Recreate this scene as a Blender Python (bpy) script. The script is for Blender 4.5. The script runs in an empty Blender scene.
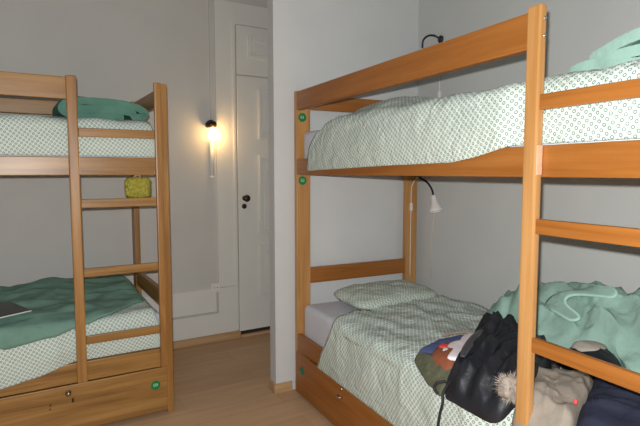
import bpy, bmesh, math, random
from mathutils import Vector, Matrix, noise
random.seed(7)
C = bpy.context.scene.collection
PI = math.pi

# ------------------------------------------------------------------ materials
def rgb(r, g, b):
    f = lambda c: (c / 255 / 12.92) if c / 255 <= 0.04045 else ((c / 255 + 0.055) / 1.055) ** 2.4
    return (f(r), f(g), f(b), 1)

def new_mat(name):
    m = bpy.data.materials.new(name); m.use_nodes = True
    nt = m.node_tree
    return m, nt, nt.nodes['Principled BSDF']

def N(nt, t, **kw):
    n = nt.nodes.new(t)
    for k, v in kw.items():
        if k in n.inputs: n.inputs[k].default_value = v
        else: setattr(n, k, v)
    return n

def ramp(nt, fac, stops):
    r = nt.nodes.new('ShaderNodeValToRGB')
    e = r.color_ramp.elements
    while len(e) < len(stops): e.new(0.5)
    for i, (p, c) in enumerate(stops): e[i].position = p; e[i].color = c
    nt.links.new(fac, r.inputs[0]); return r

def plain(name, col, rough=0.6, var=0.05, scale=30, metal=0, bump=0.0, spec=0.4, bscale=None):
    m, nt, b = new_mat(name)
    tc = N(nt, 'ShaderNodeTexCoord')
    nz = N(nt, 'ShaderNodeTexNoise', Scale=scale, Detail=3.0)
    nt.links.new(tc.outputs['Object'], nz.inputs['Vector'])
    d = tuple(c * (1 - var * 2) for c in col[:3]) + (1,)
    l = tuple(min(1, c * (1 + var * 2)) for c in col[:3]) + (1,)
    r = ramp(nt, nz.outputs['Fac'], [(0.3, d), (0.7, l)])
    nt.links.new(r.outputs['Color'], b.inputs['Base Color'])
    b.inputs['Roughness'].default_value = rough
    b.inputs['Metallic'].default_value = metal
    b.inputs['Specular IOR Level'].default_value = spec
    if bump:
        n2 = N(nt, 'ShaderNodeTexNoise', Scale=bscale or scale * 3, Detail=3.0)
        nt.links.new(tc.outputs['Object'], n2.inputs['Vector'])
        bp = N(nt, 'ShaderNodeBump', Strength=bump, Distance=0.01)
        nt.links.new(n2.outputs['Fac'], bp.inputs['Height'])
        nt.links.new(bp.outputs['Normal'], b.inputs['Normal'])
    return m

def wood(name, base, dark, light, axis='X', rough=0.38, seed=0.0):
    m, nt, b = new_mat(name)
    tc = N(nt, 'ShaderNodeTexCoord')
    mp = N(nt, 'ShaderNodeMapping')
    s = {'X': (1.6, 26, 26), 'Y': (26, 1.6, 26), 'Z': (26, 26, 1.6)}[axis]
    mp.inputs['Scale'].default_value = s
    mp.inputs['Location'].default_value = (seed, seed * 1.7, seed * .6)
    nt.links.new(tc.outputs['Object'], mp.inputs['Vector'])
    n1 = N(nt, 'ShaderNodeTexNoise', Scale=1.0, Detail=5.0, Roughness=0.6, Distortion=0.6)
    nt.links.new(mp.outputs['Vector'], n1.inputs['Vector'])
    r = ramp(nt, n1.outputs['Fac'], [(0.28, dark), (0.5, base), (0.74, light)])
    mp2 = N(nt, 'ShaderNodeMapping')
    mp2.inputs['Scale'].default_value = tuple(v * (5 if v > 5 else 1.5) for v in s)
    nt.links.new(tc.outputs['Object'], mp2.inputs['Vector'])
    n2 = N(nt, 'ShaderNodeTexNoise', Scale=1.0, Detail=3.0)
    nt.links.new(mp2.outputs['Vector'], n2.inputs['Vector'])
    r2 = ramp(nt, n2.outputs['Fac'], [(0.35, (.82, .80, .78, 1)), (0.6, (1.04, 1.04, 1.04, 1))])
    mx = N(nt, 'ShaderNodeMix', data_type='RGBA', blend_type='MULTIPLY')
    mx.inputs[0].default_value = 0.55
    nt.links.new(r.outputs['Color'], mx.inputs[6]); nt.links.new(r2.outputs['Color'], mx.inputs[7])
    nt.links.new(mx.outputs[2], b.inputs['Base Color'])
    b.inputs['Roughness'].default_value = rough
    b.inputs['Specular IOR Level'].default_value = 0.5
    return m

def ring_cloth(name, ground, ink, pitch=0.0155):
    """white cotton printed with a lattice of small grey-green rings (UV in metres)"""
    m, nt, b = new_mat(name)
    uv = N(nt, 'ShaderNodeUVMap', uv_map='UVMap')
    mp = N(nt, 'ShaderNodeMapping'); k = 1.0 / pitch
    mp.inputs['Scale'].default_value = (k, k, k)
    mp.inputs['Rotation'].default_value = (0, 0, 0.62)
    nt.links.new(uv.outputs['UV'], mp.inputs['Vector'])
    fr = N(nt, 'ShaderNodeVectorMath', operation='FRACTION')
    nt.links.new(mp.outputs['Vector'], fr.inputs[0])
    sb = N(nt, 'ShaderNodeVectorMath', operation='SUBTRACT'); sb.inputs[1].default_value = (.5, .5, 0)
    nt.links.new(fr.outputs[0], sb.inputs[0])
    ml = N(nt, 'ShaderNodeVectorMath', operation='MULTIPLY'); ml.inputs[1].default_value = (1, 1, 0)
    nt.links.new(sb.outputs[0], ml.inputs[0])
    ln = N(nt, 'ShaderNodeVectorMath', operation='LENGTH')
    nt.links.new(ml.outputs[0], ln.inputs[0])
    r = ramp(nt, ln.outputs['Value'], [(0.14, ground), (0.19, ink), (0.29, ink), (0.35, ground)])
    nt.links.new(r.outputs['Color'], b.inputs['Base Color'])
    b.inputs['Roughness'].default_value = 0.85
    b.inputs['Specular IOR Level'].default_value = 0.15
    tc = N(nt, 'ShaderNodeTexCoord')
    nz = N(nt, 'ShaderNodeTexNoise', Scale=14.0, Detail=4.0, Distortion=1.2)
    nt.links.new(tc.outputs['Object'], nz.inputs['Vector'])
    bp = N(nt, 'ShaderNodeBump', Strength=0.55, Distance=0.02)
    nt.links.new(nz.outputs['Fac'], bp.inputs['Height'])
    nt.links.new(bp.outputs['Normal'], b.inputs['Normal'])
    return m

def emit(name, col, strength):
    m, nt, b = new_mat(name)
    b.inputs['Base Color'].default_value = col
    b.inputs['Emission Color'].default_value = col
    b.inputs['Emission Strength'].default_value = strength
    return m

def floor_material():
    m, nt, b = new_mat('laminate_floor')
    tc = N(nt, 'ShaderNodeTexCoord')
    mp = N(nt, 'ShaderNodeMapping'); mp.inputs['Rotation'].default_value = (0, 0, -0.07)
    nt.links.new(tc.outputs['Object'], mp.inputs['Vector'])
    br = N(nt, 'ShaderNodeTexBrick', Scale=1.0, offset=0.4)
    br.inputs['Brick Width'].default_value = 1.25; br.inputs['Row Height'].default_value = 0.19
    br.inputs['Mortar Size'].default_value = 0.0012
    br.inputs['Color1'].default_value = rgb(186, 152, 118); br.inputs['Color2'].default_value = rgb(194, 160, 126)
    br.inputs['Mortar'].default_value = rgb(166, 134, 102)
    nt.links.new(mp.outputs['Vector'], br.inputs['Vector'])
    mp2 = N(nt, 'ShaderNodeMapping'); mp2.inputs['Scale'].default_value = (2.0, 22, 1)
    nt.links.new(mp.outputs['Vector'], mp2.inputs['Vector'])
    nz = N(nt, 'ShaderNodeTexNoise', Scale=1.0, Detail=5.0, Distortion=0.8)
    nt.links.new(mp2.outputs['Vector'], nz.inputs['Vector'])
    r = ramp(nt, nz.outputs['Fac'], [(0.3, (.86, .84, .82, 1)), (0.7, (1.08, 1.08, 1.08, 1))])
    mx = N(nt, 'ShaderNodeMix', data_type='RGBA', blend_type='MULTIPLY'); mx.inputs[0].default_value = 0.7
    nt.links.new(br.outputs['Color'], mx.inputs[6]); nt.links.new(r.outputs['Color'], mx.inputs[7])
    nt.links.new(mx.outputs[2], b.inputs['Base Color'])
    b.inputs['Roughness'].default_value = 0.5; b.inputs['Specular IOR Level'].default_value = 0.3
    return m

M = {}
M['wall_white'] = plain('white_plaster', rgb(204, 206, 206), 0.9, 0.015, 3, bump=0.05, bscale=60, spec=0.1)
M['wall_grey'] = plain('grey_plaster', rgb(196, 198, 196), 0.9, 0.015, 3, bump=0.05, bscale=60, spec=0.1)
M['wall_beige'] = plain('beige_plaster', rgb(200, 199, 195), 0.9, 0.015, 3, bump=0.05, bscale=60, spec=0.1)
M['wall_dim'] = plain('darkened_plaster', rgb(130, 128, 126), 0.9, 0.015, 3, spec=0.1)  # unseen left wall, colour darkened to bounce less light
M['paint'] = plain('white_gloss_paint', rgb(220, 220, 215), 0.45, 0.01, 4, spec=0.35)
M['paint_dim'] = plain('off_white_paint', rgb(188, 187, 182), 0.6, 0.01, 4, spec=0.25)
M['ceiling'] = plain('darkened_ceiling_paint', rgb(130, 129, 127), 0.95, 0.01, 4, spec=0.1)  # kept dark so the ceiling out of view reflects little light
M['floor'] = floor_material()
M['skirting'] = wood('skirting_wood', rgb(186, 152, 112), rgb(168, 134, 96), rgb(200, 168, 128), 'X', 0.5, 2.0)
M['ring'] = ring_cloth('ring_print_cotton', rgb(206, 216, 210), rgb(100, 132, 118))
M['ring_grey'] = ring_cloth('ring_print_cotton_pillow', rgb(198, 206, 196), rgb(104, 132, 114))
M['sheet'] = plain('white_cotton', rgb(206, 209, 218), 0.85, 0.015, 12, bump=0.25, bscale=18, spec=0.15)
M['green'] = plain('mint_fleece', rgb(146, 178, 166), 0.9, 0.07, 9, bump=0.35, bscale=45, spec=0.12)
M['green_mid'] = plain('sea_green_fleece', rgb(112, 146, 134), 0.9, 0.09, 8, bump=0.35, bscale=45, spec=0.12)
M['green_dark'] = plain('deep_green_fleece', rgb(92, 134, 120), 0.9, 0.06, 9, bump=0.35, bscale=50, spec=0.12)
M['hem'] = plain('pale_green_hem', rgb(172, 210, 194), 0.85, 0.03, 20, spec=0.15)
M['black_cloth'] = plain('black_nylon', rgb(34, 36, 42), 0.5, 0.12, 14, bump=0.6, bscale=22, spec=0.35)
M['black_gloss'] = plain('black_satin_highlight', rgb(70, 72, 78), 0.28, 0.1, 20, spec=0.6)
M['strap'] = plain('black_webbing', rgb(32, 33, 37), 0.6, 0.1, 40)
M['navy'] = plain('navy_cloth', rgb(38, 42, 58), 0.75, 0.12, 12, bump=0.5, bscale=24, spec=0.2)
M['taupe'] = plain('taupe_cloth', rgb(150, 141, 130), 0.85, 0.06, 14, bump=0.45, bscale=26, spec=0.15)
M['stone'] = plain('pale_grey_cloth', rgb(178, 170, 160), 0.85, 0.05, 14, bump=0.3, spec=0.15)
M['charcoal'] = plain('charcoal_check', rgb(86, 84, 84), 0.85, 0.25, 60, bump=0.4, spec=0.15)
M['fur'] = plain('beige_fur', rgb(158, 148, 138), 0.9, 0.12, 40, spec=0.1)
M['olive'] = plain('olive_cloth', rgb(92, 94, 76), 0.85, 0.1, 25, bump=0.4, spec=0.15)
M['blue'] = plain('slate_blue_cloth', rgb(82, 92, 136), 0.8, 0.08, 25, bump=0.3, spec=0.15)
M['brown'] = plain('russet_cloth', rgb(142, 84, 60), 0.75, 0.08, 25, bump=0.3, spec=0.2)
M['tan'] = plain('tan_edging', rgb(158, 138, 122), 0.8, 0.08, 25, spec=0.15)
M['tissue'] = plain('white_print', rgb(238, 228, 232), 0.8, 0.03, 20, spec=0.15)
M['red'] = plain('red_tag', rgb(214, 72, 66), 0.6, 0.03, 20)
M['yellow'] = plain('yellow_green_mesh', rgb(158, 150, 64), 0.8, 0.14, 90, bump=0.8, bscale=120, spec=0.2)
M['pink'] = plain('pink_cord', rgb(206, 150, 134), 0.7, 0.05, 30)
M['sticker'] = plain('green_sticker', rgb(22, 118, 66), 0.5, 0.03, 30)
M['sticker_text'] = plain('pale_sticker_print', rgb(176, 224, 190), 0.5, 0.01, 30)
M['steel'] = plain('brushed_steel', rgb(206, 204, 200), 0.3, 0.03, 30, metal=1.0)
M['dark_metal'] = plain('dark_bronze', rgb(62, 50, 42), 0.4, 0.05, 30, metal=0.5)
M['black_plastic'] = plain('black_plastic', rgb(36, 37, 40), 0.45, 0.05, 30)
M['lamp_white'] = plain('white_plastic_shade', rgb(226, 224, 220), 0.45, 0.02, 30)
M['cord'] = plain('ivory_cord', rgb(222, 214, 200), 0.6, 0.02, 30)
M['tablet'] = plain('black_glass', rgb(16, 24, 22), 0.35, 0.03, 30)
M['tablet_edge'] = plain('pale_edge', rgb(196, 204, 200), 0.5, 0.02, 30)
M['bulb'] = emit('warm_bulb', (1.0, 0.72, 0.30, 1), 9.0)
M['bare_wood'] = plain('bare_wood', rgb(214, 168, 140), 0.6, 0.05, 60)
M['gap_shade'] = plain('painted_gap_shade', rgb(46, 40, 36), 0.9, 0.02, 10)  # near-black standing in for the shade inside gaps and holes

def wood_set(tone):
    if tone == 'amber':
        b, d, l = rgb(152, 95, 40), rgb(136, 82, 31), rgb(164, 106, 50)
        ub, ud, ul = rgb(182, 134, 80), rgb(166, 118, 64), rgb(194, 147, 93)
    else:  # same pine, its paling under the flash put into the colour
        b, d, l = rgb(150, 109, 56), rgb(120, 83, 38), rgb(170, 130, 74)
        ub, ud, ul = rgb(154, 109, 56), rgb(130, 88, 40), rgb(174, 130, 73)
    return {'X': wood(tone + '_pine_rail', b, d, l, 'X', 0.36, 1.3),
            'Y': wood(tone + '_pine_cross', b, d, l, 'Y', 0.36, 4.1),
            'Z': wood(tone + '_pine_post', ub, ud, ul, 'Z', 0.36, 7.7),
            'D': wood(tone + '_pine_drawer', b, d, l, 'X', 0.42, 9.3)}

# ------------------------------------------------------------------ mesh helpers
def smooth(me, flag=True):
    for p in me.polygons: p.use_smooth = flag

def obj(name, bm, mat, parent=None, sm=False, frame=None):
    me = bpy.data.meshes.new(name)
    bm.normal_update(); bm.to_mesh(me); bm.free()
    me.materials.append(mat)
    if sm: smooth(me)
    o = bpy.data.objects.new(name, me); C.objects.link(o)
    if parent: o.parent = parent
    return o

def tag(o, label=None, cat=None, group=None, kind=None):
    for k, v in (('label', label), ('category', cat), ('group', group), ('kind', kind)):
        if v: o[k] = v
    return o

def empty(name, mat4, label, cat, group=None):
    o = bpy.data.objects.new(name, None); C.objects.link(o)
    o.empty_display_size = 0.1
    o.matrix_world = mat4
    return tag(o, label, cat, group)

def box(bm, x0, x1, y0, y1, z0, z1, bev=0.0, seg=2):
    m = Matrix.Translation(((x0 + x1) / 2, (y0 + y1) / 2, (z0 + z1) / 2)) @ Matrix.Diagonal((x1 - x0, y1 - y0, z1 - z0, 1))
    r = bmesh.ops.create_cube(bm, size=1, matrix=m)
    if bev:
        es = list({e for v in r['verts'] for e in v.link_edges})
        bmesh.ops.bevel(bm, geom=es, offset=bev, segments=seg, profile=0.6, affect='EDGES')
    return bm

def BX(*a, **k):
    return box(bmesh.new(), *a, **k)

def tube(bm, pts, r, seg=8, caps=True, closed=False):
    pts = [Vector(p) for p in pts]; n = len(pts); rings = []
    rad = r if hasattr(r, '__len__') else [r] * n
    up = Vector((0, 0, 1)); prev = None
    for i, p in enumerate(pts):
        if closed: t = pts[(i + 1) % n] - pts[i - 1]
        else: t = pts[min(i + 1, n - 1)] - pts[max(i - 1, 0)]
        t.normalize()
        if prev is None:
            a = t.cross(up)
            if a.length < 1e-3: a = t.cross(Vector((1, 0, 0)))
        else:
            a = prev - t * prev.dot(t)
        a.normalize(); prev = a; b = t.cross(a)
        rings.append([bm.verts.new(p + (a * math.cos(2 * PI * k / seg) + b * math.sin(2 * PI * k / seg)) * rad[i]) for k in range(seg)])
    m = n if closed else n - 1
    for i in range(m):
        A, B = rings[i], rings[(i + 1) % n]
        for k in range(seg):
            bm.faces.new((A[k], A[(k + 1) % seg], B[(k + 1) % seg], B[k]))
    if caps and not closed:
        bm.faces.new(rings[0][::-1]); bm.faces.new(rings[-1])
    bmesh.ops.recalc_face_normals(bm, faces=bm.faces)
    return bm

def lathe(bm, prof, c, axis=Vector((0, 0, 1)), seg=20):
    """prof: list of (radius, along)"""
    axis = Vector(axis).normalized(); c = Vector(c)
    a = axis.orthogonal().normalized(); b = axis.cross(a); rings = []
    for r, h in prof:
        if r < 1e-5: rings.append([bm.verts.new(c + axis * h)])
        else: rings.append([bm.verts.new(c + axis * h + (a * math.cos(2 * PI * k / seg) + b * math.sin(2 * PI * k / seg)) * r) for k in range(seg)])
    for A, B in zip(rings, rings[1:]):
        for k in range(seg):
            j = (k + 1) % seg
            if len(A) == 1 and len(B) == 1: continue
            if len(A) == 1: bm.faces.new((A[0], B[j], B[k]))
            elif len(B) == 1: bm.faces.new((A[k], A[j], B[0]))
            else: bm.faces.new((A[k], A[j], B[j], B[k]))
    bmesh.ops.recalc_face_normals(bm, faces=bm.faces)
    return bm

def spline(pts, n, closed=False):
    """Catmull-Rom through pts, n samples"""
    P = [Vector(p) for p in pts]; L = len(P); out = []
    m = L if closed else L - 1
    for i in range(n):
        t = i / n * m if closed else i / (n - 1) * m
        k = min(int(t), m - 1); f = t - k
        g = (lambda j: P[j % L]) if closed else (lambda j: P[min(max(j, 0), L - 1)])
        a, b, c, d = g(k - 1), g(k), g(k + 1), g(k + 2)
        out.append(0.5 * ((2 * b) + (c - a) * f + (2 * a - 5 * b + 4 * c - d) * f * f + (3 * b - a - 3 * c + d) * f ** 3))
    return out

def fbm(x, y, z=0.0, f=1.0, o=3):
    s = 0; a = 1
    for i in range(o):
        s += a * noise.noise(Vector((x * f, y * f, z + 11.3 * i))); f *= 2.03; a *= 0.5
    return s

def ridge(x, y, z=0.0, f=1.0, o=3):
    s = 0; a = 1
    for i in range(o):
        s += a * (1 - abs(noise.noise(Vector((x * f, y * f, z + 7.1 * i)))) * 2.2) ** 2; f *= 1.9; a *= 0.5
    return s

def interp(tab, x):
    if x <= tab[0][0]: return tab[0][1]
    for (a, b), (c, d) in zip(tab, tab[1:]):
        if x <= c: return b + (d - b) * (x - a) / (c - a)
    return tab[-1][1]

def sstep(a, b, x):
    t = min(1, max(0, (x - a) / (b - a))); return t * t * (3 - 2 * t)

def grid(name, nu, nv, fn, mat, uvs=None, thick=0.0, offset=-1.0):
    """fn(a, b) -> point for a, b in 0..1; UVs from accumulated length"""
    bm = bmesh.new(); uvl = bm.loops.layers.uv.new('UVMap')
    P = [[Vector(fn(i / nu, j / nv)) for j in range(nv + 1)] for i in range(nu + 1)]
    V = [[bm.verts.new(p) for p in row] for row in P]
    for i in range(nu):
        for j in range(nv):
            f = bm.faces.new((V[i][j], V[i + 1][j], V[i + 1][j + 1], V[i][j + 1]))
            for l, (a, b) in zip(f.loops, ((i, j), (i + 1, j), (i + 1, j + 1), (i, j + 1))):
                l[uvl].uv = uvs(a / nu, b / nv) if uvs else (a / nu, b / nv)
    me = bpy.data.meshes.new(name); bm.normal_update(); bm.to_mesh(me); bm.free()
    me.materials.append(mat); smooth(me)
    o = bpy.data.objects.new(name, me); C.objects.link(o)
    if thick:
        s = o.modifiers.new('thickness', 'SOLIDIFY'); s.thickness = thick; s.offset = offset
    return o

def settle(o, frame, base):
    """bed-frame mesh -> object whose origin is at its own base"""
    o.data.transform(Matrix.Translation(-Vector(base)))
    o.matrix_world = frame @ Matrix.Translation(base)
    return o

def child_of(o, parent, base):
    o.data.transform(Matrix.Translation(-Vector(base))); o.parent = parent
    return o

def text_mesh(body, size):
    cu = bpy.data.curves.new('txt', 'FONT'); cu.body = body; cu.size = size
    cu.align_x = 'CENTER'; cu.align_y = 'CENTER'; cu.extrude = 0.0003
    t = bpy.data.objects.new('txt', cu); C.objects.link(t)
    me = bpy.data.meshes.new_from_object(t.evaluated_get(bpy.context.evaluated_depsgraph_get()))
    bpy.data.objects.remove(t); bpy.data.curves.remove(cu)
    return me

# ------------------------------------------------------------------ the room
PIER_Y, RIGHT_X, CEIL = 2.676, 2.06, 2.9
def struct(name, bm, mat, parent=None, sm=False):
    o = obj(name, bm, mat, parent, sm)
    if not parent: o['kind'] = 'structure'
    return o

struct('floor', BX(-2.7, 3.2, -2.2, 5.2, -0.06, 0.0), M['floor'])
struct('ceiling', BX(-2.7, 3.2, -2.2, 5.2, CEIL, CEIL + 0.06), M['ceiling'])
struct('wall_right', BX(RIGHT_X, RIGHT_X + 0.1, -2.2, PIER_Y, 0, CEIL), M['wall_grey'])
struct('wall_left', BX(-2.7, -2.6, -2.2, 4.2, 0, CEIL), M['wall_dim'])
struct('wall_partition', BX(1.072, 3.2, PIER_Y, PIER_Y + 0.085, 0, CEIL), M['wall_white'])
bm = BX(1.060, 1.172, PIER_Y - 0.012, PIER_Y, 0, 0.056, bev=0.003)
box(bm, 1.060, 1.072, PIER_Y, PIER_Y + 0.085, 0, 0.056, bev=0.003)
struct('baseboard_partition', bm, M['skirting'])

WF = Matrix.Translation((1.0, 3.73, 0)) @ Matrix.Rotation(0.075, 4, 'Z')   # back wall: x along, -y into the room
def wallpart(name, bm, mat, parent=None, sm=False):
    o = obj(name, bm, mat, parent, sm)
    if not parent: o.matrix_world = WF; o['kind'] = 'structure'
    return o
wallpart('wall_back', BX(-3.75, 2.3, 0, 0.1, 0, CEIL), M['wall_beige'])
wallpart('baseboard_back', BX(-3.6, 0.205, -0.016, 0, 0, 0.058, bev=0.003), M['skirting'])
# white painted surround of the door, down to the floor band
bm = BX(0.036, 0.186, -0.012, 0, 0.412, 2.526, bev=0.002)
box(bm, 0.186, 2.0, -0.012, 0, 2.372, 2.526, bev=0.002)
box(bm, 0.168, 0.186, -0.02, -0.012, 0.412, 2.372, bev=0.002)
wallpart('trim_1', bm, M['paint'])
wallpart('trim_2', BX(-3.6, 0.186, -0.011, 0, 0.058, 0.409, bev=0.002), M['paint'])
bm = BX(-0.006, 0.024, -0.012, 0, 1.66, CEIL, bev=0.002)
wallpart('trim_3', bm, M['wall_beige'])
# door with transom panel
door = wallpart('door_1', BX(0.196, 1.05, -0.022, 0, 0.052, 1.994, bev=0.002), M['paint'])
wallpart('door_transom', BX(0.196, 1.05, -0.022, 0, 2.006, 2.364, bev=0.002), M['paint'], door)
wallpart('door_gap_shade', BX(0.196, 1.05, -0.004, 0, 0.02, 0.052), M['gap_shade'], door)  # dark strip painted for the shade under the door
wallpart('door_sill', BX(0.206, 1.05, -0.030, 0, 0.0, 0.022, bev=.003), M['floor'], door)
def moulding(x0, x1, z0, z1):
    bm = bmesh.new(); w, y0, y1 = 0.022, -0.038, -0.0225
    box(bm, x0, x0 + w, y0, y1, z0, z1, bev=0.004); box(bm, x1 - w, x1, y0, y1, z0, z1, bev=0.004)
    box(bm, x0 + w, x1 - w, y0, y1, z0, z0 + w, bev=0.004); box(bm, x0 + w, x1 - w, y0, y1, z1 - w, z1, bev=0.004)
    box(bm, x0 + 0.05, x1 - 0.05, -0.028, -0.0222, z0 + 0.05, z1 - 0.05, bev=0.005)
    return bm
for z0, z1 in ((0.317, 0.712), (0.806, 1.408), (1.532, 1.902)):
    wallpart('door_panel', moulding(0.366, 0.87, z0, z1), M['paint'], door)
wallpart('door_panel', moulding(0.29, 0.95, 2.136, 2.29), M['paint'], door)
wallpart('door_knob', lathe(bmesh.new(), [(0, 0), (.02, 0), (.02, .006), (.008, .009), (.008, .03), (.022, .036), (.027, .048), (.02, .058), (0, .061)], (0.248, -0.022, 1.082), (0, -1, 0)), M['dark_metal'], door, True)
wallpart('door_keyhole', lathe(bmesh.new(), [(0, 0), (.019, 0), (.019, .006), (.013, .009), (0, .009)], (0.243, -0.022, 1.02), (0, -1, 0)), M['dark_metal'], door, True)

# wall lamp with bare warm bulb and pipe
lampF = WF @ Matrix.Translation((-0.008, -0.03, 1.24))
wl = empty('wall_lamp', lampF, 'lit bare bulb wall lamp with dark cap and white pipe beside the door', 'wall lamp')
obj('lamp_pipe', tube(bmesh.new(), [(0, 0, 0), (0, 0, 0.27)], 0.014, 12), M['lamp_white'], wl, True)
obj('pipe_collar', lathe(bmesh.new(), [(0, -.004), (.022, -.004), (.022, .008), (0, .008)], (0, 0, 0)), M['lamp_white'], wl, True)
obj('bulb', lathe(bmesh.new(), [(0, 0), (.014, .004), (.026, .022), (.03, .045), (.026, .066), (.016, .085), (.013, .10), (0, .10)], (0.004, -0.012, 0.265)), M['bulb'], wl, True)
obj('lamp_cap', lathe(bmesh.new(), [(0.030, -.006), (.042, .0), (.043, .016), (.034, .034), (.016, .046), (0, .048)], (-0.002, -0.004, 0.37), (-.12, -.1, 1)), M['dark_metal'], wl, True)
obj('wall_bracket', BX(-.008, .008, -.004, .03, .372, .39, bev=.003), M['dark_metal'], wl)

so = empty('wall_socket', WF @ Matrix.Translation((0.006, -0.012, 0.418)), 'small white wall socket above the white wainscot left of the door', 'socket')
obj('socket_plate', BX(-.034, .034, -.014, 0, -.034, .034, bev=.004), M['lamp_white'], so)
for sx in (-.012, .012):
    obj('socket_hole', lathe(bmesh.new(), [(0, 0), (.004, 0), (.004, .001), (0, .001)], (sx, -.0142, 0), (0, -1, 0), 10), M['gap_shade'], so)
cc = obj('cable_trunking', box(BX(0.014, 0.03, -.021, -.011, .226, .384, bev=.002), -0.9, 0.03, -.021, -.011, .218, .234, bev=.002), M['paint_dim'])
cc.data.transform(Matrix.Translation((0, 0.011, -.218))); cc.matrix_world = WF @ Matrix.Translation((0, -.011, .218))
tag(cc, 'white cable trunking running down from the socket and along the wainscot', 'trunking')

# ------------------------------------------------------------------ bunk beds (u along from head to foot, v into the bed)
FR = Matrix.Translation((1.181, 2.622, 0)) @ Matrix.Rotation(-PI / 2, 4, 'Z')
LA, LEN, W = 0.069, 2.066, 0.84
FL = Matrix.Translation((0.5023 - LEN * math.cos(LA), 2.7176 - LEN * math.sin(LA), 0)) @ Matrix.Rotation(LA, 4, 'Z')
UA, UB = 1.600, 1.645          # first ladder upright
TOP = 1.728

def sticker(bed, mat3, body):
    """round green number sticker; mat3 places its face"""
    bm = lathe(bmesh.new(), [(0, 0), (.0245, 0), (.0245, .0012), (0, .0012)], (0, 0, 0), (0, 0, 1), 28)
    bm.transform(mat3)
    s = obj('number_sticker', bm, M['sticker'], bed); s['label'] = 'round green number sticker'
    if body:
        me = text_mesh(body, 0.024); me.transform(mat3 @ Matrix.Translation((0, 0, .0016)))
        me.materials.append(M['sticker_text'])
        t = bpy.data.objects.new('sticker_number', me); C.objects.link(t); t.parent = s

def make_bed(frame, label, tone, H0=-.024, back_guard=True):
    w = wood_set(tone)
    bed = empty('bunk_bed', frame, label, 'bunk bed', 'pine bunk beds in the room')
    B = 0.004
    # end frames: two uprights and wide cross boards at each end
    for u0, u1 in ((H0, H0 + .034), (LEN - .034, LEN)):
        for v0, v1 in ((0, .085), (W - .085, W)):
            obj('corner_post', BX(u0, u1, v0, v1, 0, TOP, bev=B), w['Z'], bed)
        for z0, z1 in ((1.63, 1.712), (1.265, 1.353), (.64, .73) if u0 < .5 else (.55, .64), (.265, .355)):
            obj('end_rail', BX(u0 + .003, u1 - .003, .085, W - .085, z0, z1, bev=B), w['Y'], bed)
    e0, e1 = H0 + .034, LEN - .034
    obj('guard_rail', BX(e0, UA + .018, 0, .030, 1.621, 1.723, bev=B), w['X'], bed)
    obj('side_rail', BX(e0, e1, 0, .028, 1.265, 1.353, bev=B), w['X'], bed)
    obj('side_rail', BX(e0, e1, 0, .028, .258, .355, bev=B), w['X'], bed)
    if back_guard: obj('guard_rail', BX(e0, e1, W - .026, W, 1.624, 1.71, bev=B), w['X'], bed)
    obj('side_rail', BX(e0, e1, W - .028, W, 1.265, 1.353, bev=B), w['X'], bed)
    obj('side_rail', BX(e0, e1, W - .028, W, .258, .355, bev=B), w['X'], bed)
    for z in (1.27, .262):
        bm = bmesh.new()
        for k in range(14):
            c = .12 + k * (LEN - .24) / 13
            box(bm, c - .035, c + .035, .03, W - .03, z, z + .014, bev=.002, seg=1)
        obj('slat_base', bm, w['Y'], bed)
    # ladder: two uprights and four rungs at the foot end
    up = []
    for u0, u1 in ((UA, UB), (LEN - .069, LEN - .035)):
        up.append(obj('ladder_upright', BX(u0, u1, -.026, -.0005, .26, TOP, bev=.006), w['Z'], bed))
    for z in (1.468, 1.130, .796, .465):
        obj('ladder_rung', BX(UB + .0005, LEN - .0695, -.021, -.003, z - .021, z + .021, bev=B), w['X'], bed)
    for z in (1.69, 1.645):
        obj('screw', lathe(bmesh.new(), [(0, 0), (.0055, 0), (.0055, .0012), (.003, .002), (0, .002)], (UB, -.008, z), (1, 0, 0), 12), M['steel'], bed, True)
    pk = obj('bare_patch', BX(UB - .002, UB + .0015, -.0235, -.003, 1.272, 1.352, bev=.001), M['bare_wood'], bed); pk['label'] = 'pale pink bare wood patch'
    # drawer under the lower bunk
    d = obj('drawer', BX(H0 + .036, LEN - .036, -.012, .0, .022, .256, bev=B), w['D'], bed)
    bx_ = BX(.05, LEN - .05, .002, W - .06, .03, .2)
    obj('drawer_box', bx_, w['D'], d)
    if tone == 'amber':
        obj('drawer_handle', tube(bmesh.new(), [(.522, -.012, .198), (.522, -.03, .198), (.556, -.03, .202), (.556, -.012, .202)], .004, 8), M['steel'], d, True)
        obj('drawer_lock', lathe(bmesh.new(), [(0, 0), (.007, 0), (.007, .003), (0, .004)], (.551, -.012, .24), (0, -1, 0), 14), M['steel'], d, True)
    else:
        u = LEN - .508
        obj('drawer_knob', lathe(bmesh.new(), [(.012, 0), (.014, .004), (.006, .008), (.006, .016), (.012, .02), (0, .024)], (u, -.012, .222), (0, -1, 0), 16), M['steel'], d, True)
        bm = BX(LEN - .494, LEN - .484, -.016, -.012, .17, .19, bev=.001)
        obj('drawer_lock', bm, M['dark_metal'], d)
        for q, z in ((.586, .176), (.588, .158)):
            obj('drawer_hole', lathe(bmesh.new(), [(0, 0), (.004, 0), (.004, .0008), (0, .0008)], (LEN - q, -.012, z), (0, -1, 0), 10), M['gap_shade'], d)
    return bed

bedR = make_bed(FR, 'amber pine bunk bed on the right against the white partition', 'amber', back_guard=False)
bedL = make_bed(FL, 'pine bunk bed on the left along the back wall', 'flash_paled')
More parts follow.
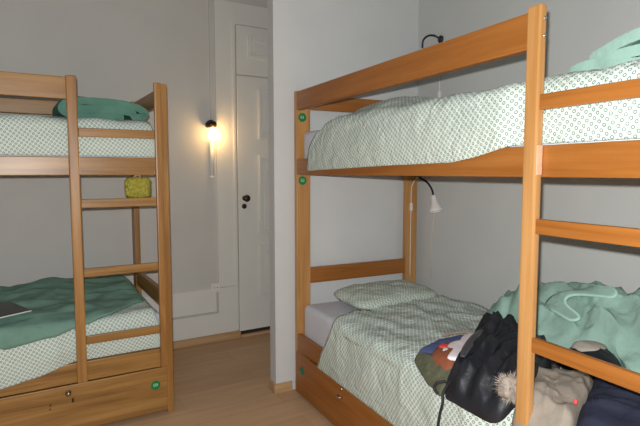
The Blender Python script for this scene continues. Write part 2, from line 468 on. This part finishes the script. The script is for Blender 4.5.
# stickers: faces along the bed (+u) on the head post, and on the drawer fronts (-v)
def face_u(u, v, z):   # normal +u, text upright, reading direction -v... seen from the foot
    return Matrix.Translation((u, v, z)) @ Matrix(((0, 0, 1, 0), (1, 0, 0, 0), (0, 1, 0, 0), (0, 0, 0, 1)))
def face_front(u, v, z):   # normal -v
    return Matrix.Translation((u, v, z)) @ Matrix(((1, 0, 0, 0), (0, 0, -1, 0), (0, 1, 0, 0), (0, 0, 0, 1)))
sticker(bedR, face_u(.010, .036, 1.583), '01')
sticker(bedR, face_u(.010, .036, 1.232), '02')
sticker(bedR, face_front(.098, -.012, .168), None)
sticker(bedL, face_front(LEN - .098, -.012, .168), '09')

# ------------------------------------------------------------------ mattresses
def mattress(frame, z0, z1, label, u0=.018, u1=LEN - .045):
    bm = BX(u0, u1, .032, W - .032, z0, z1, bev=.035, seg=4)
    for v in bm.verts:
        v.co.z += .004 * noise.noise(v.co * 6)
    o = obj('mattress', bm, M['sheet'], None, True)
    settle(o, frame, ((u0 + u1) / 2, W / 2, z0))
    return tag(o, label, 'mattress', 'mattresses of the bunk beds')
mattress(FR, 1.286, 1.505, 'white sheeted mattress on the upper bunk of the right bed')
mattress(FR, .278, .522, 'white sheeted mattress on the lower bunk of the right bed')
mattress(FL, 1.286, 1.488, 'white sheeted mattress on the upper bunk of the left bed')
mattress(FL, .278, .535, 'white sheeted mattress on the lower bunk of the left bed')

# ------------------------------------------------------------------ patterned covers
def cover(frame, zt, front_v, zb, ufn, top, back_z, label, nu=110, nv=70, endcap=0.0, capz=0.0, wr=0.006, seed=0.0, r=0.045, name='bed_cover', mat='ring', capu=.03):
    """front_v(u), zb(u): lower front edge; ufn(t) -> (u0, u1) at t; top(u, v): extra height; t 0..1 front hem -> back hem"""
    TF, TR = 0.34, 0.42       # end of front face, end of round edge
    def prof(t, u):
        f, b = front_v(u), zb(u)
        if t < TF:
            q = t / TF; return f - .010 * math.sin(q * PI) , b + (zt - r - b) * q
        if t < TR:
            a = (t - TF) / (TR - TF) * PI / 2
            return f + r * (1 - math.cos(a)), zt - r + r * math.sin(a)
        if t < .93:
            q = (t - TR) / (.93 - TR); return f + r + (W - .05 - f - r) * q, zt
        q = (t - .93) / .07
        return W - .05 + .012 * math.sin(q * PI / 2), zt - (zt - back_z) * q
    def fn(a, t):
        s = a if not endcap else min(1, a / (1 - endcap))
        u0, u1 = ufn(t); u = u0 + (u1 - u0) * s
        v, z = prof(t, u)
        w = sstep(TF * .5, TR + .1, t)
        z += top(u, v) * w
        n = fbm(u * 1.3, v * 2.6 + z, seed, 4.0, 3) * wr + (ridge(u * .7 + v * .5, v * 1.2 - u * .3, seed + 3, 5.5, 2) - .8) * wr * .8
        if t < TF: v -= n * .8 * sstep(0, .25, t)
        else: z += n * (1.2 if t < .93 else .2)
        if endcap and a > 1 - endcap:
            q = (a - (1 - endcap)) / endcap
            u += capu * math.sin(q * PI / 2); z = z - (z - min(z, capz)) * (q ** 1.5)
        return (u, v, z)
    # metre UVs from the true profile lengths
    def uvs(a, t):
        u0, u1 = ufn(t); s = a if not endcap else min(1, a / (1 - endcap))
        uu = u0 + (u1 - u0) * s + (0 if not endcap else max(0, a - (1 - endcap)) / endcap * (zt - capz))
        lf, lr = zt - r - zb(uu), r * PI / 2
        if t < TF: w = -lr - lf * (1 - t / TF)
        elif t < TR: w = -lr * (TR - t) / (TR - TF)
        elif t < .93: w = (W - .09) * (t - TR) / (.93 - TR)
        else: w = W - .09 + (zt - back_z) * (t - .93) / .07
        return (uu, w)
    o = grid(name, nu, nv, fn, M[mat], uvs, thick=.006, offset=-1)
    settle(o, frame, (1.1, W / 2, zb(1.1)))
    return tag(o, label, 'bed cover', 'ring patterned covers on the bunks')

# right bed, upper bunk: slanted head edge, hangs a little over the rail near the head
def zb_ru(u): return interp([(.15, 1.285), (.9, 1.305), (1.29, 1.311), (1.40, 1.326), (1.48, 1.343), (1.54, 1.357), (2.1, 1.357)], u)
def fv_ru(u): return -.012 + .026 * sstep(1.50, 1.585, u)
def u_ru(t):
    return (interp([(0, .165), (.2, .215), (.30, .27), (.36, .36), (.42, .40), (.6, .32), (1, .25)], t), 2.0)
def top_ru(u, v):
    p = math.exp(-((u - .55) / .30) ** 2) * math.exp(-((v - .42) / .30) ** 4) * .085
    return p + .015 * math.sin(v * 3.6) + .012
cover(FR, 1.532, fv_ru, zb_ru, u_ru, top_ru, 1.40, 'ring patterned white cover on the upper bunk of the right bed', seed=1.0, endcap=.03, capz=1.40)

# right bed, lower bunk: slanted head edge hanging down over the drawer top
def zb_rl(u): return interp([(.25, .262), (1.45, .262), (1.56, .362), (2.1, .362)], u)
def fv_rl(u): return -.024 + .040 * sstep(1.42, 1.58, u)
def u_rl(t):
    return (interp([(0, .305), (.2, .41), (.34, .47), (.42, .47), (.6, .40), (1, .34)], t), 2.0)
def top_rl(u, v): return .012 + .012 * math.sin(v * 3.6)
cover(FR, .556, fv_rl, zb_rl, u_rl, top_rl, .45, 'rumpled ring patterned white cover on the lower bunk of the right bed', seed=5.0, wr=.013, endcap=.03, capz=.45)

# left bed covers
cover(FL, 1.528, lambda u: .012, lambda u: 1.357, lambda t: (.3, 1.985), lambda u, v: .012 + .02 * math.sin(v * 3.6), 1.40,
      'ring patterned white cover on the upper bunk of the left bed', seed=9.0, endcap=.04, capz=1.37, wr=.005)
def fl_fv(u): return -.012 + .024 * sstep(1.50, 1.59, u)
cover(FL, .553, fl_fv, lambda u: interp([(1.2, .292), (1.3, .300), (1.45, .326), (1.54, .352), (1.6, .359)], u), lambda t: (.3, interp([(0, 1.975), (.2, 1.99), (.34, 1.985), (.42, 1.975), (1, 1.97)], t)), lambda u, v: .01 + .015 * math.sin(v * 3.6), .45,
      'ring patterned white cover on the lower bunk of the left bed under the green blanket', seed=12.0, endcap=.04, capz=.37, wr=.006)

# ------------------------------------------------------------------ pillows
def pillow(frame, c, half, rot, mat, label, tilt=0.0, seed=0.0):
    a, b, h = half
    def fn(i, j, sgn):
        x, y = i * 2 - 1, j * 2 - 1
        e = (max(0, 1 - abs(x) ** 2.6) * max(0, 1 - abs(y) ** 2.6)) ** .42
        k = 1 - .06 * (1 - abs(x)) * abs(y) ** 2 - .13 * abs(x) ** 5
        k2 = 1 - .06 * (1 - abs(y)) * abs(x) ** 2 - .13 * abs(y) ** 5
        z = sgn * h * e + e * .010 * fbm(x * 2, y * 2, seed, 1.5, 3)
        return Vector((x * a * k2, y * b * k, z))
    bm = bmesh.new(); uvl = bm.loops.layers.uv.new('UVMap'); n = 28
    for sgn in (1, -1):
        V = [[bm.verts.new(fn(i / n, j / n, sgn)) for j in range(n + 1)] for i in range(n + 1)]
        for i in range(n):
            for j in range(n):
                q = [(i, j), (i + 1, j), (i + 1, j + 1), (i, j + 1)]
                if sgn < 0: q = q[::-1]
                f = bm.faces.new([V[x][y] for x, y in q])
                for l, (x, y) in zip(f.loops, q): l[uvl].uv = (x / n * 2 * a, y / n * 2 * b)
    bmesh.ops.remove_doubles(bm, verts=bm.verts, dist=1e-5)
    o = obj('pillow', bm, M[mat], None, True)
    o.matrix_world = frame @ Matrix.Translation(c) @ Matrix.Rotation(rot, 4, 'Z') @ Matrix.Rotation(tilt, 4, 'Y')
    return tag(o, label, 'pillow')
pillow(FR, (.255, .44, .590), (.17, .29, .050), .06, 'ring_grey', 'ring patterned pillow at the head of the lower right bunk', tilt=.06, seed=2)

# ------------------------------------------------------------------ folded blankets (serpentine ribbon pulled across the bed)
def folded_blanket(frame, base, path, width, thick, mat, label, seed, n=90, nv=20, hem=None, round_amt=.05, wob=.008):
    """path: (u, z) centre line of the folded layers; pulled along v by width"""
    pl = [(p.x, p.y) for p in spline([(a, b, 0) for a, b in path], n)]
    def fn(a, t):
        k = a * (n - 1); i = min(int(k), n - 2); f = k - i
        u = pl[i][0] * (1 - f) + pl[i + 1][0] * f; z = pl[i][1] * (1 - f) + pl[i + 1][1] * f
        v = (t - .5) * width
        sh = 1 - round_amt * (abs(t - .5) * 2) ** 3
        v += .014 * fbm(u * 3, z * 9, seed, 2.0, 2)
        u = u * sh + wob * fbm(v * 3, z * 6 + u * 2, seed + 5, 2.2, 2)
        z = z * (1 - .12 * (abs(t - .5) * 2) ** 4) + wob * fbm(u * 3, v * 3 + a * 4, seed + 9, 2.4, 3) * min(1, z / .03)
        return (base[0] + u, base[1] + v, base[2] + max(z, thick * .55))
    o = grid('folded_blanket', n - 1, nv, fn, M[mat], thick=thick, offset=0)
    bv = o.modifiers.new('round', 'BEVEL'); bv.width = thick * .38; bv.segments = 3; bv.limit_method = 'ANGLE'
    settle(o, frame, base)
    tag(o, label, 'blanket')
    return o, fn

# left upper: fat folded bundle
pathL = [(.10, .020), (-.02, .020), (-.15, .020), (-.200, .048), (-.175, .088), (-.10, .100), (0, .098), (.10, .092), (.175, .074), (.208, .046), (.190, .022),
         (.155, .026), (.140, .048), (.09, .057), (0, .060), (-.14, .057)]
folded_blanket(FL, (1.785, .34, 1.545), pathL, .42, .037, 'green_dark', 'deep green folded blanket on the upper bunk of the left bed', 3.0, wob=.005)
# right upper: loosely folded, nose towards the head
pathU = [(.60, .022), (.3, .020), (.05, .018), (-.03, .030), (-.025, .058), (.03, .062), (.10, .050), (.25, .050), (.42, .058), (.55, .07), (.58, .10), (.40, .098), (.20, .088), (.06, .078), (.04, .092), (.12, .118), (.25, .150), (.38, .178), (.55, .19)]
folded_blanket(FR, (1.60, .46, 1.532), pathU, .50, .030, 'green', 'mint green folded blanket on the upper bunk of the right bed', 8.0, round_amt=.02)

# left lower: blanket spread over the cover
def spread():
    zt, r, zt2 = .560, .045, .0
    def fn(a, t):
        u = .55 + (1.995 - .55) * a
        d0 = interp([(.5, -.16), (1.29, -.125), (1.45, -.105), (1.64, -.062), (1.77, .0), (1.9, .10), (1.99, .16)], u) + .018 * fbm(u * 2, 0, 3, 3.0, 3)
        d = d0 + (.76 - d0) * t
        if d < -r * PI / 2: v, z = .0, zt - r + (d + r * PI / 2)
        elif d < 0:
            q = (d + r * PI / 2) / r; v, z = r - r * math.cos(q), zt - r + r * math.sin(q)
        else: v, z = r + d, zt + .025 * math.sin(d * 3.6)
        v -= .016 * (1 - sstep(-.02, .06, d))
        e = sstep(0, .06, t)
        fold = ridge(u * .9 + d * .25, d * 2.2 - u * .2, 21.0, 3.2, 2) * .012 * e + .022 * fbm(u, d * 2, 31, 3.5, 3) * e
        bump = .05 * math.exp(-((d - .66) / .12) ** 2) * (.6 + .5 * fbm(u * 2, 3, 5, 2, 2)) 
        z += (fold * (1 if d > 0 else .3)) + bump + .016
        if a > .95:
            q = (a - .95) / .05; z -= .06 * q * q * (1 if d > 0 else .3); 
        return (u, v, z)
    o = grid('spread_blanket', 110, 60, fn, M['green_mid'], thick=.012, offset=-1)
    settle(o, FL, (1.3, W / 2, .57))
    tag(o, 'sea green fleece blanket spread over the lower bunk of the left bed', 'blanket')
spread()

# ------------------------------------------------------------------ heaped things on the lower right bunk
def support(u, v, z=.572):
    return z - max(0, .03 - v) * 1.0

def lump(name, outline, thick, mat, frame, nth=120, nr=34, power=2.6, seed=0.0, fold=.012, fdir=0.0, ff=6.0, centre=None, sup=support, edge=.006, aniso=(.45, 1.5), octs=3, pleat=None):
    """soft heap: outline (u, v) closed, thick(u, v) height above what carries it"""
    ol = spline([(a, b, 0) for a, b in outline], nth, closed=True)
    c = Vector((centre[0], centre[1], 0)) if centre else sum((Vector(p) for p in ol), Vector()) / nth
    bm = bmesh.new(); rings = []
    ca, sa = math.cos(fdir), math.sin(fdir)
    def P(p, r):
        u, v = p.x, p.y
        prof = max(0, 1 - r ** power) ** .5
        x, y = u * ca + v * sa, -u * sa + v * ca
        h = thick(u, v) * prof
        fd = (ridge(x * aniso[0], y * aniso[1], seed, ff, octs) - .75) * fold + fbm(u, v, seed + 4, 14, 3) * fold * .5
        fd = max(fd, -fold * .35)
        if pleat:
            an, wl, am, wp = pleat
            q = (-u * math.sin(an) + v * math.cos(an)) / wl + wp * fbm(u, v, seed + 8, 5.0, 2)
            tri = abs(2 * (q - math.floor(q)) - 1)
            fd += am * (tri ** 1.4) * (.45 + .55 * sstep(-.3, .3, noise.noise(Vector((u * 7, v * 7, seed + 2)))))
        return Vector((u, v, sup(u, v) + edge + h + fd * min(1, prof * 1.6)))
    top = bm.verts.new(P(c, 0))
    for k in range(1, nr + 1):
        r = k / nr; rings.append([bm.verts.new(P(c + (q - c) * r, r)) for q in ol])
    rings.append([bm.verts.new(Vector((q.x, q.y, sup(q.x, q.y) - .004))) for q in [c + (q - c) * .985 for q in ol]])
    for j in range(nth): bm.faces.new((top, rings[0][j], rings[0][(j + 1) % nth]))
    for A, B in zip(rings, rings[1:]):
        for j in range(nth):
            k = (j + 1) % nth; bm.faces.new((A[j], B[j], B[k], A[k]))
    bmesh.ops.recalc_face_normals(bm, faces=bm.faces)
    o = obj(name, bm, M[mat], None, True)
    return o

def gauss(u, v, cu, cv, su, sv): return math.exp(-((u - cu) / su) ** 2 - ((v - cv) / sv) ** 2)

# crumpled mint blanket against the wall
g_out = [(.80, .72), (.86, .60), (.95, .52), (1.08, .49), (1.22, .46), (1.38, .48), (1.47, .53), (1.56, .52), (1.64, .46), (1.76, .42), (1.95, .42), (2.0, .60), (1.98, .815), (1.7, .82), (1.4, .82), (1.05, .82), (.86, .81)]
def g_th(u, v):
    p = interp([(.80, .03), (.87, .06), (.95, .11), (1.0, .14), (1.1, .195), (1.22, .232), (1.4, .238), (1.46, .23), (1.56, .21), (1.7, .16), (2.0, .12)], u)
    a = .068 + 1.2 * (v - .5)
    k = .05; h = max(0, min(1, .5 + .5 * (p - a) / k))
    return max(.02, p * (1 - h) + a * h - k * h * (1 - h))
gb = lump('crumpled_blanket', g_out, g_th, 'green', FR, power=9.0, seed=14.0, fold=.040, fdir=-.5, ff=4.0, aniso=(.5, 1.5), octs=2, pleat=(-.35, .085, .036, 1.1), nth=170, nr=60)
gbase = (1.35, .6, .57)
settle(gb, FR, gbase); tag(gb, 'mint green blanket crumpled in a heap on the lower right bunk', 'blanket')
def gz(u, v):
    return .572 + g_th(u, v) + .03
flap_edge = [(1.258, .548), (1.308, .537), (1.356, .532), (1.379, .545), (1.366, .557), (1.308, .570), (1.295, .585), (1.325, .603), (1.412, .621), (1.454, .629), (1.458, .644), (1.426, .656), (1.392, .647)]
fe = [Vector((a, b, gz(a, b) + .006 + .006 * math.sin(i * 1.3))) for i, (a, b) in enumerate(flap_edge)]
fs = spline(fe, 70)
back = spline([Vector((a, b, gz(a, b) - .012)) for a, b in [(1.219, .559), (1.214, .577), (1.225, .598), (1.252, .615), (1.296, .635), (1.349, .65)]], 70)
def flapfn(a, t):
    i = min(69, int(round(a * 69))); p = fs[i].lerp(back[i], t)
    p.z += .010 * math.sin(t * PI) + .006 * fbm(p.x * 6, p.y * 6, 2, 2, 2)
    return p
fl = grid('blanket_flap', 69, 12, flapfn, M['green'], thick=.008, offset=0)
child_of(fl, gb, gbase)
hm = obj('blanket_hem', tube(bmesh.new(), fs, .0065, 8), M['hem'], None, True); child_of(hm, gb, gbase)
hm['label'] = 'pale green hem'

# black jacket
j_out = [(1.30, -.03), (1.275, .03), (1.235, .09), (1.16, .21), (1.085, .335), (1.05, .42), (1.07, .47), (1.13, .45), (1.18, .49), (1.25, .47), (1.34, .44), (1.45, .32), (1.52, .2), (1.555, .08), (1.55, 0), (1.52, -.03), (1.44, -.035), (1.36, -.035)]
def j_th(u, v): return .034 + .052 * sstep(-.05, .36, v)
jk = lump('jacket', j_out, j_th, 'black_cloth', FR, seed=30.0, edge=.019, fold=.030, fdir=-1.18, ff=7.0, power=7.0, aniso=(.28, 1.5), octs=2, pleat=(1.96, .060, .034, .6), nth=150, nr=50)
jb = (1.28, .2, .57)
settle(jk, FR, jb); tag(jk, 'black jacket heaped on the patterned cover, its cord dangling over the edge', 'jacket')
def jz(u, v): return support(u, v) + j_th(u, v) + .006
pts = [(1.325, -.02, .575), (1.33, -.045, .562), (1.335, -.066, .54), (1.34, -.072, .51), (1.328, -.074, .46), (1.322, -.074, .41), (1.33, -.072, .37)]
child_of(obj('jacket_cord', tube(bmesh.new(), spline(pts, 30), .005, 8), M['strap'], None, True), jk, jb)
pts = [(1.305, -.03, .565), (1.285, -.05, .555), (1.28, -.058, .535), (1.295, -.055, .522)]
child_of(obj('jacket_cord', tube(bmesh.new(), spline(pts, 14), .005, 8), M['strap'], None, True), jk, jb)
def patch(line, wid, zf, up=.004):
    L = spline([(a, b, 0) for a, b in line], 20); bm = bmesh.new(); A = []
    for i, p in enumerate(L):
        t = (L[min(i + 1, 19)] - L[max(i - 1, 0)]).normalized(); n = Vector((-t.y, t.x, 0))
        w = wid * math.sin(PI * (i + 1.5) / 22) ** .5
        A.append([bm.verts.new((q.x, q.y, zf(q.x, q.y) + up + .004 * (1 - k * k))) for k, q in ((k, p + n * w * k) for k in (-1, -.5, 0, .5, 1))])
    for a, b in zip(A, A[1:]):
        for k in range(4): bm.faces.new((a[k], b[k], b[k + 1], a[k + 1]))
    return bm
sp = obj('strap_highlight', patch([(1.30, .05), (1.255, .11), (1.21, .19), (1.185, .25)], .017, lambda a, b: jz(a, b) + .012), M['black_gloss'], None, True)  # paler glossy strip, paints the highlight along a strap
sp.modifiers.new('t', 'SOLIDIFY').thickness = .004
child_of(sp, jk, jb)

# small soft bag: olive front, slate blue back, russet panel with white print
bg = lump('cloth_bag', [(1.075, .02), (1.145, -.015), (1.24, -.03), (1.29, -.03), (1.29, .04), (1.22, .12), (1.12, .11)], lambda u, v: .022, 'olive', FR, seed=40, fold=.010, ff=8, power=3, nth=70, nr=16)
bb = (1.15, .1, .572)
settle(bg, FR, bb); tag(bg, 'soft olive, blue and russet bag with white print beside the black jacket', 'bag')
def bagpart(nm, out, th, mt, sup=None, **k):
    o = lump('x', out, lambda u, v: th, mt, FR, fold=k.get('fold', .005), ff=9, power=k.get('power', 2.6), nth=70, nr=12, seed=k.get('seed', 44), **({'sup': sup} if sup else {}))
    o.name = nm; child_of(o, bg, bb)
bagpart('bag_back', [(1.09, .015), (1.046, .102), (1.02, .212), (1.03, .33), (1.08, .34), (1.12, .2), (1.16, .06)], .034, 'blue')
bagpart('bag_panel', [(1.135, .045), (1.09, .12), (1.085, .20), (1.15, .21), (1.255, .11), (1.275, .02), (1.225, .005), (1.17, .02)], .044, 'brown', seed=45)
bagpart('white_print', [(1.15, .10), (1.125, .15), (1.12, .2), (1.09, .24), (1.065, .306), (1.10, .335), (1.15, .28), (1.2, .21), (1.235, .15), (1.27, .07), (1.24, .035), (1.21, .07), (1.18, .06)], .008, 'tissue', lambda u, v: .612, fold=.002)
bagpart('red_tag', [(1.145, .075), (1.13, .105), (1.15, .115), (1.17, .085)], .006, 'red', lambda u, v: .616, fold=0)
o = obj('bag_edging', tube(bmesh.new(), spline([(1.022, .20, .607), (1.02, .26, .609), (1.03, .32, .607), (1.07, .345, .60)], 24), .005, 8), M['tan'], None, True)
child_of(o, bg, bb)
# taupe coat with fur trim
t_out = [(1.565, .01), (1.54, .08), (1.438, .247), (1.50, .31), (1.575, .355), (1.66, .24), (1.74, .06), (1.76, -.03), (1.68, -.035), (1.6, -.03)]
tc_ = lump('coat', t_out, lambda u, v: .062, 'taupe', FR, seed=52, fold=.016, fdir=-.8, ff=5, power=4.0, pleat=(2.2, .10, .014, .8), nth=110, nr=34)
tb = (1.56, .2, .57)
settle(tc_, FR, tb); tag(tc_, 'taupe coat with a fluffy fur trim lying behind the ladder upright of the right bed', 'coat')
bm = bmesh.new(); rnd = random.Random(5)
fc = Vector((1.552, .005, .632))
bmesh.ops.create_icosphere(bm, subdivisions=3, radius=.034, matrix=Matrix.Translation(fc) @ Matrix.Diagonal((1.0, 1.0, 1.1, 1)))
for v in list(bm.verts): v.co += (v.co - fc).normalized() * .008 * fbm(v.co.x, v.co.y, v.co.z * 20, 40, 2)
for k in range(520):
    d = Vector((rnd.gauss(0, 1), rnd.gauss(0, 1), rnd.gauss(0, 1))).normalized()
    p = fc + d * .033; q = p + (d + Vector((rnd.uniform(-.5, .5), rnd.uniform(-.5, .5), rnd.uniform(-.5, .3)))) * rnd.uniform(.010, .020)
    s = d.orthogonal().normalized() * .0014
    bm.faces.new([bm.verts.new(p - s), bm.verts.new(p + s), bm.verts.new(q)])
child_of(obj('fur_trim', bm, M['fur'], None, True), tc_, tb)
c0 = [(1.60, -.025, .60), (1.64, -.03, .615), (1.70, -.02, .625)]

# navy garment at the front right
n_out = [(1.785, -.015), (1.70, .13), (1.625, .285), (1.60, .36), (1.68, .41), (1.80, .40), (1.97, .40), (1.99, .2), (1.97, .03), (1.86, -.02)]
nv_ = lump('trousers', n_out, lambda u, v: .085, 'navy', FR, seed=60, fold=.020, fdir=.5, ff=4.5, power=4.0, pleat=(.3, .08, .018, .9), nth=110, nr=34)
settle(nv_, FR, (1.76, .26, .57)); tag(nv_, 'dark navy trousers bunched at the foot of the lower right bunk', 'trousers')
o = lump('x', [(1.738, .044), (1.734, .049), (1.739, .054), (1.744, .049)], lambda u, v: .004, 'red', FR, seed=62, fold=.001, nth=20, nr=5, sup=lambda u, v: .572 + .082); o.name = 'red_tag'
child_of(o, nv_, (1.76, .26, .57))

# charcoal checked scarf and dark cap behind the ladder rung
s_out = [(1.31, .34), (1.29, .42), (1.32, .46), (1.39, .45), (1.46, .32), (1.47, .22), (1.42, .22), (1.36, .27)]
sc = lump('scarf', s_out, lambda u, v: .052, 'charcoal', FR, seed=66, fold=.014, ff=9, nth=60, nr=16, power=4)
settle(sc, FR, (1.3, .46, .57)); tag(sc, 'charcoal checked scarf tucked between the black jacket and the taupe coat', 'scarf')
k_out = [(1.423, .40), (1.386, .49), (1.42, .545), (1.5, .55), (1.59, .50), (1.625, .41), (1.56, .365), (1.48, .375)]
cp = lump('cap', k_out, lambda u, v: .092, 'black_cloth', FR, seed=70, fold=.006, ff=8, nth=60, nr=16, power=2.6)
kb = (1.5, .46, .572)
settle(cp, FR, kb); tag(cp, 'dark cap with a pale grey front panel below the mint blanket heap', 'cap')
o = lump('x', [(1.44, .43), (1.43, .48), (1.46, .525), (1.51, .525), (1.54, .47), (1.52, .42), (1.48, .41)], lambda u, v: .022, 'stone', FR, seed=71, fold=.002, nth=40, nr=10, power=2.0, sup=lambda u, v: .652); o.name = 'cap_panel'
child_of(o, cp, kb)

# ------------------------------------------------------------------ things on the left bed
tb_ = empty('tablet', FL @ Matrix.Translation((1.285, .155, .618)) @ Matrix.Rotation(-1.22, 4, 'Z') @ Matrix.Rotation(.03, 4, 'X'), 'thin black tablet lying on the green blanket of the lower left bunk', 'tablet')
obj('tablet_body', BX(-.13, .13, -.10, .10, 0, .006, bev=.002), M['tablet_edge'], tb_)
obj('tablet_screen', BX(-.127, .127, -.097, .097, .0062, .0085, bev=.001), M['tablet'], tb_)

bm = bmesh.new(); pc = Vector((0, 0, .055))
bmesh.ops.create_icosphere(bm, subdivisions=5, radius=.052)
for v in bm.verts:
    d = v.co.normalized(); d = d * (1 / (abs(d.x) ** 4 + abs(d.y) ** 4 + abs(d.z) ** 4) ** .25) * .88
    k = 1 + .10 * fbm(d.x * 2, d.y * 2, d.z * 2, 1.6, 2) + .06 * (ridge(d.x * 3 + d.z, d.y * 3 + d.z * 2, 1, 1.5, 2) - .8)
    v.co = Vector((d.x * 1.25, d.y * .55, d.z * 1.1)) * .056 * k + pc
pf = obj('bath_puff', bm, M['yellow'], None, True)
pf.matrix_world = FL @ Matrix.Translation((1.918, .042, 1.146)); tag(pf, 'yellow-green ruffled bath puff hanging above the second rung of the left bed', 'bath puff')
obj('hanging_loop', tube(bmesh.new(), spline([(-.012, 0, .098), (-.014, 0, .112), (0, 0, .1195), (.014, 0, .112), (.012, 0, .098)], 16), .0045, 8), M['pink'], pf, True)

# ------------------------------------------------------------------ reading lamps on the right wall
def gooseneck(bm, pts, r=.006): return tube(bm, spline(pts, 28), r, 10)
def reading_lamp(base, neck, shade, axis, mdir, label, cord):
    t = empty('reading_lamp', Matrix.Translation(base), label, 'reading lamp', 'gooseneck reading lamps by the right bed')
    b = Vector(base); rel = lambda p: Vector(p) - b
    obj('wall_mount', lathe(bmesh.new(), [(0, 0), (.022, 0), (.022, .008), (.012, .016), (0, .016)], (0, 0, 0), mdir), M['black_plastic'], t, True)
    obj('gooseneck', gooseneck(bmesh.new(), [rel(p) for p in neck]), M['black_plastic'], t, True)
    s = obj('lamp_shade', lathe(bmesh.new(), [(.012, 0), (.016, .01), (.018, .035), (.026, .06), (.040, .085), (.043, .10), (.041, .10), (.036, .085), (.022, .06), (.012, .035)], rel(shade), axis), M['lamp_white'], t, True)
    obj('power_cord', tube(bmesh.new(), spline([rel(p) for p in cord], 30), .0028, 6), M['cord'], t, True)
    m = rel(cord[2])
    obj('cord_switch', BX(m.x - .007, m.x + .007, m.y - .009, m.y + .009, m.z - .026, m.z + .026, bev=.005), M['lamp_white'], t)
    return t
X = RIGHT_X
reading_lamp((X, 2.455, 2.070), [(X - .01, 2.455, 2.073), (X - .04, 2.475, 2.092), (X - .05, 2.52, 2.098), (X - .055, 2.556, 2.078), (X - .055, 2.562, 2.03)], (X - .055, 2.562, 2.03), (0, 0, -1), (-1, 0, 0),
             'black gooseneck reading lamp on the grey wall above the upper right bunk',
             [(X - .006, 2.45, 2.06), (X - .005, 2.452, 1.9), (X - .008, 2.455, 1.74), (X - .005, 2.455, 1.6), (X - .005, 2.455, 1.4)])
lt = reading_lamp((2.0, 2.565, 1.2645), [(2.0, 2.565, 1.25), (1.998, 2.545, 1.236), (1.993, 2.49, 1.222), (1.988, 2.435, 1.183), (1.986, 2.410, 1.135)], (1.986, 2.412, 1.140), (-.02, -.32, -1), (0, 0, -1),
             'white bell shaped reading lamp on a black gooseneck above the lower right bunk',
             [(1.996, 2.575, 1.25), (1.972, 2.604, 1.19), (1.968, 2.604, 1.06), (1.968, 2.6065, .9), (1.968, 2.6065, .62)])
obj('pull_cord', tube(bmesh.new(), [Vector(p) - Vector((2.0, 2.565, 1.2645)) for p in ((1.982, 2.39, 1.06), (2.02, 2.47, .85), (2.052, 2.50, .62))], .0014, 6), M['cord'], lt, True)

# ------------------------------------------------------------------ camera and light
cam_d = bpy.data.cameras.new('camera'); cam = bpy.data.objects.new('camera', cam_d); C.objects.link(cam)
f, yaw, pitch, roll, H = 510.146, .4701, .0802, -.0007, 1.28
fw = Vector((math.sin(yaw) * math.cos(pitch), math.cos(yaw) * math.cos(pitch), -math.sin(pitch)))
rt = Vector((math.cos(yaw), -math.sin(yaw), 0)); up = rt.cross(fw)
c, s = math.cos(roll), math.sin(roll)
rt, up = rt * c + up * s, up * c - rt * s
cam.matrix_world = Matrix(((rt.x, up.x, -fw.x, 0), (rt.y, up.y, -fw.y, 0), (rt.z, up.z, -fw.z, H), (0, 0, 0, 1)))
cam_d.sensor_width = 36; cam_d.sensor_fit = 'HORIZONTAL'; cam_d.lens = f / 640 * 36; cam_d.clip_start = .02
bpy.context.scene.camera = cam

def light(name, kind, loc, energy, col, **kw):
    d = bpy.data.lights.new(name, kind); d.energy = energy; d.color = col
    for k, v in kw.items(): setattr(d, k, v)
    o = bpy.data.objects.new(name, d); C.objects.link(o); o.location = loc
    return o
fl_pos = Vector((0, 0, H)) - rt * .018 + up * .048
light('camera_flash', 'POINT', fl_pos, 175, (1, .995, .975), shadow_soft_size=.010)
al = light('ambient_fill', 'AREA', (-.6, -.6, 2.75), 3, (1, .99, .97), shape='SQUARE', size=1.6)  # unseen soft lamp added as ambient fill
wp_ = WF @ Vector((.006, -.085, 1.55))
light('bulb_glow', 'POINT', wp_, 2.3, (1, .58, .20), shadow_soft_size=.03)

wd = bpy.data.worlds.new('world'); bpy.context.scene.world = wd; wd.use_nodes = True
bg_ = wd.node_tree.nodes['Background']
bg_.inputs['Color'].default_value = (.92, .96, 1.0, 1); bg_.inputs['Strength'].default_value = 0.10
bpy.context.scene.view_settings.view_transform = 'Standard'
bpy.context.scene.view_settings.look = 'None'
bpy.context.scene.view_settings.exposure = 0.0
bpy.context.scene.view_settings.gamma = 1.0
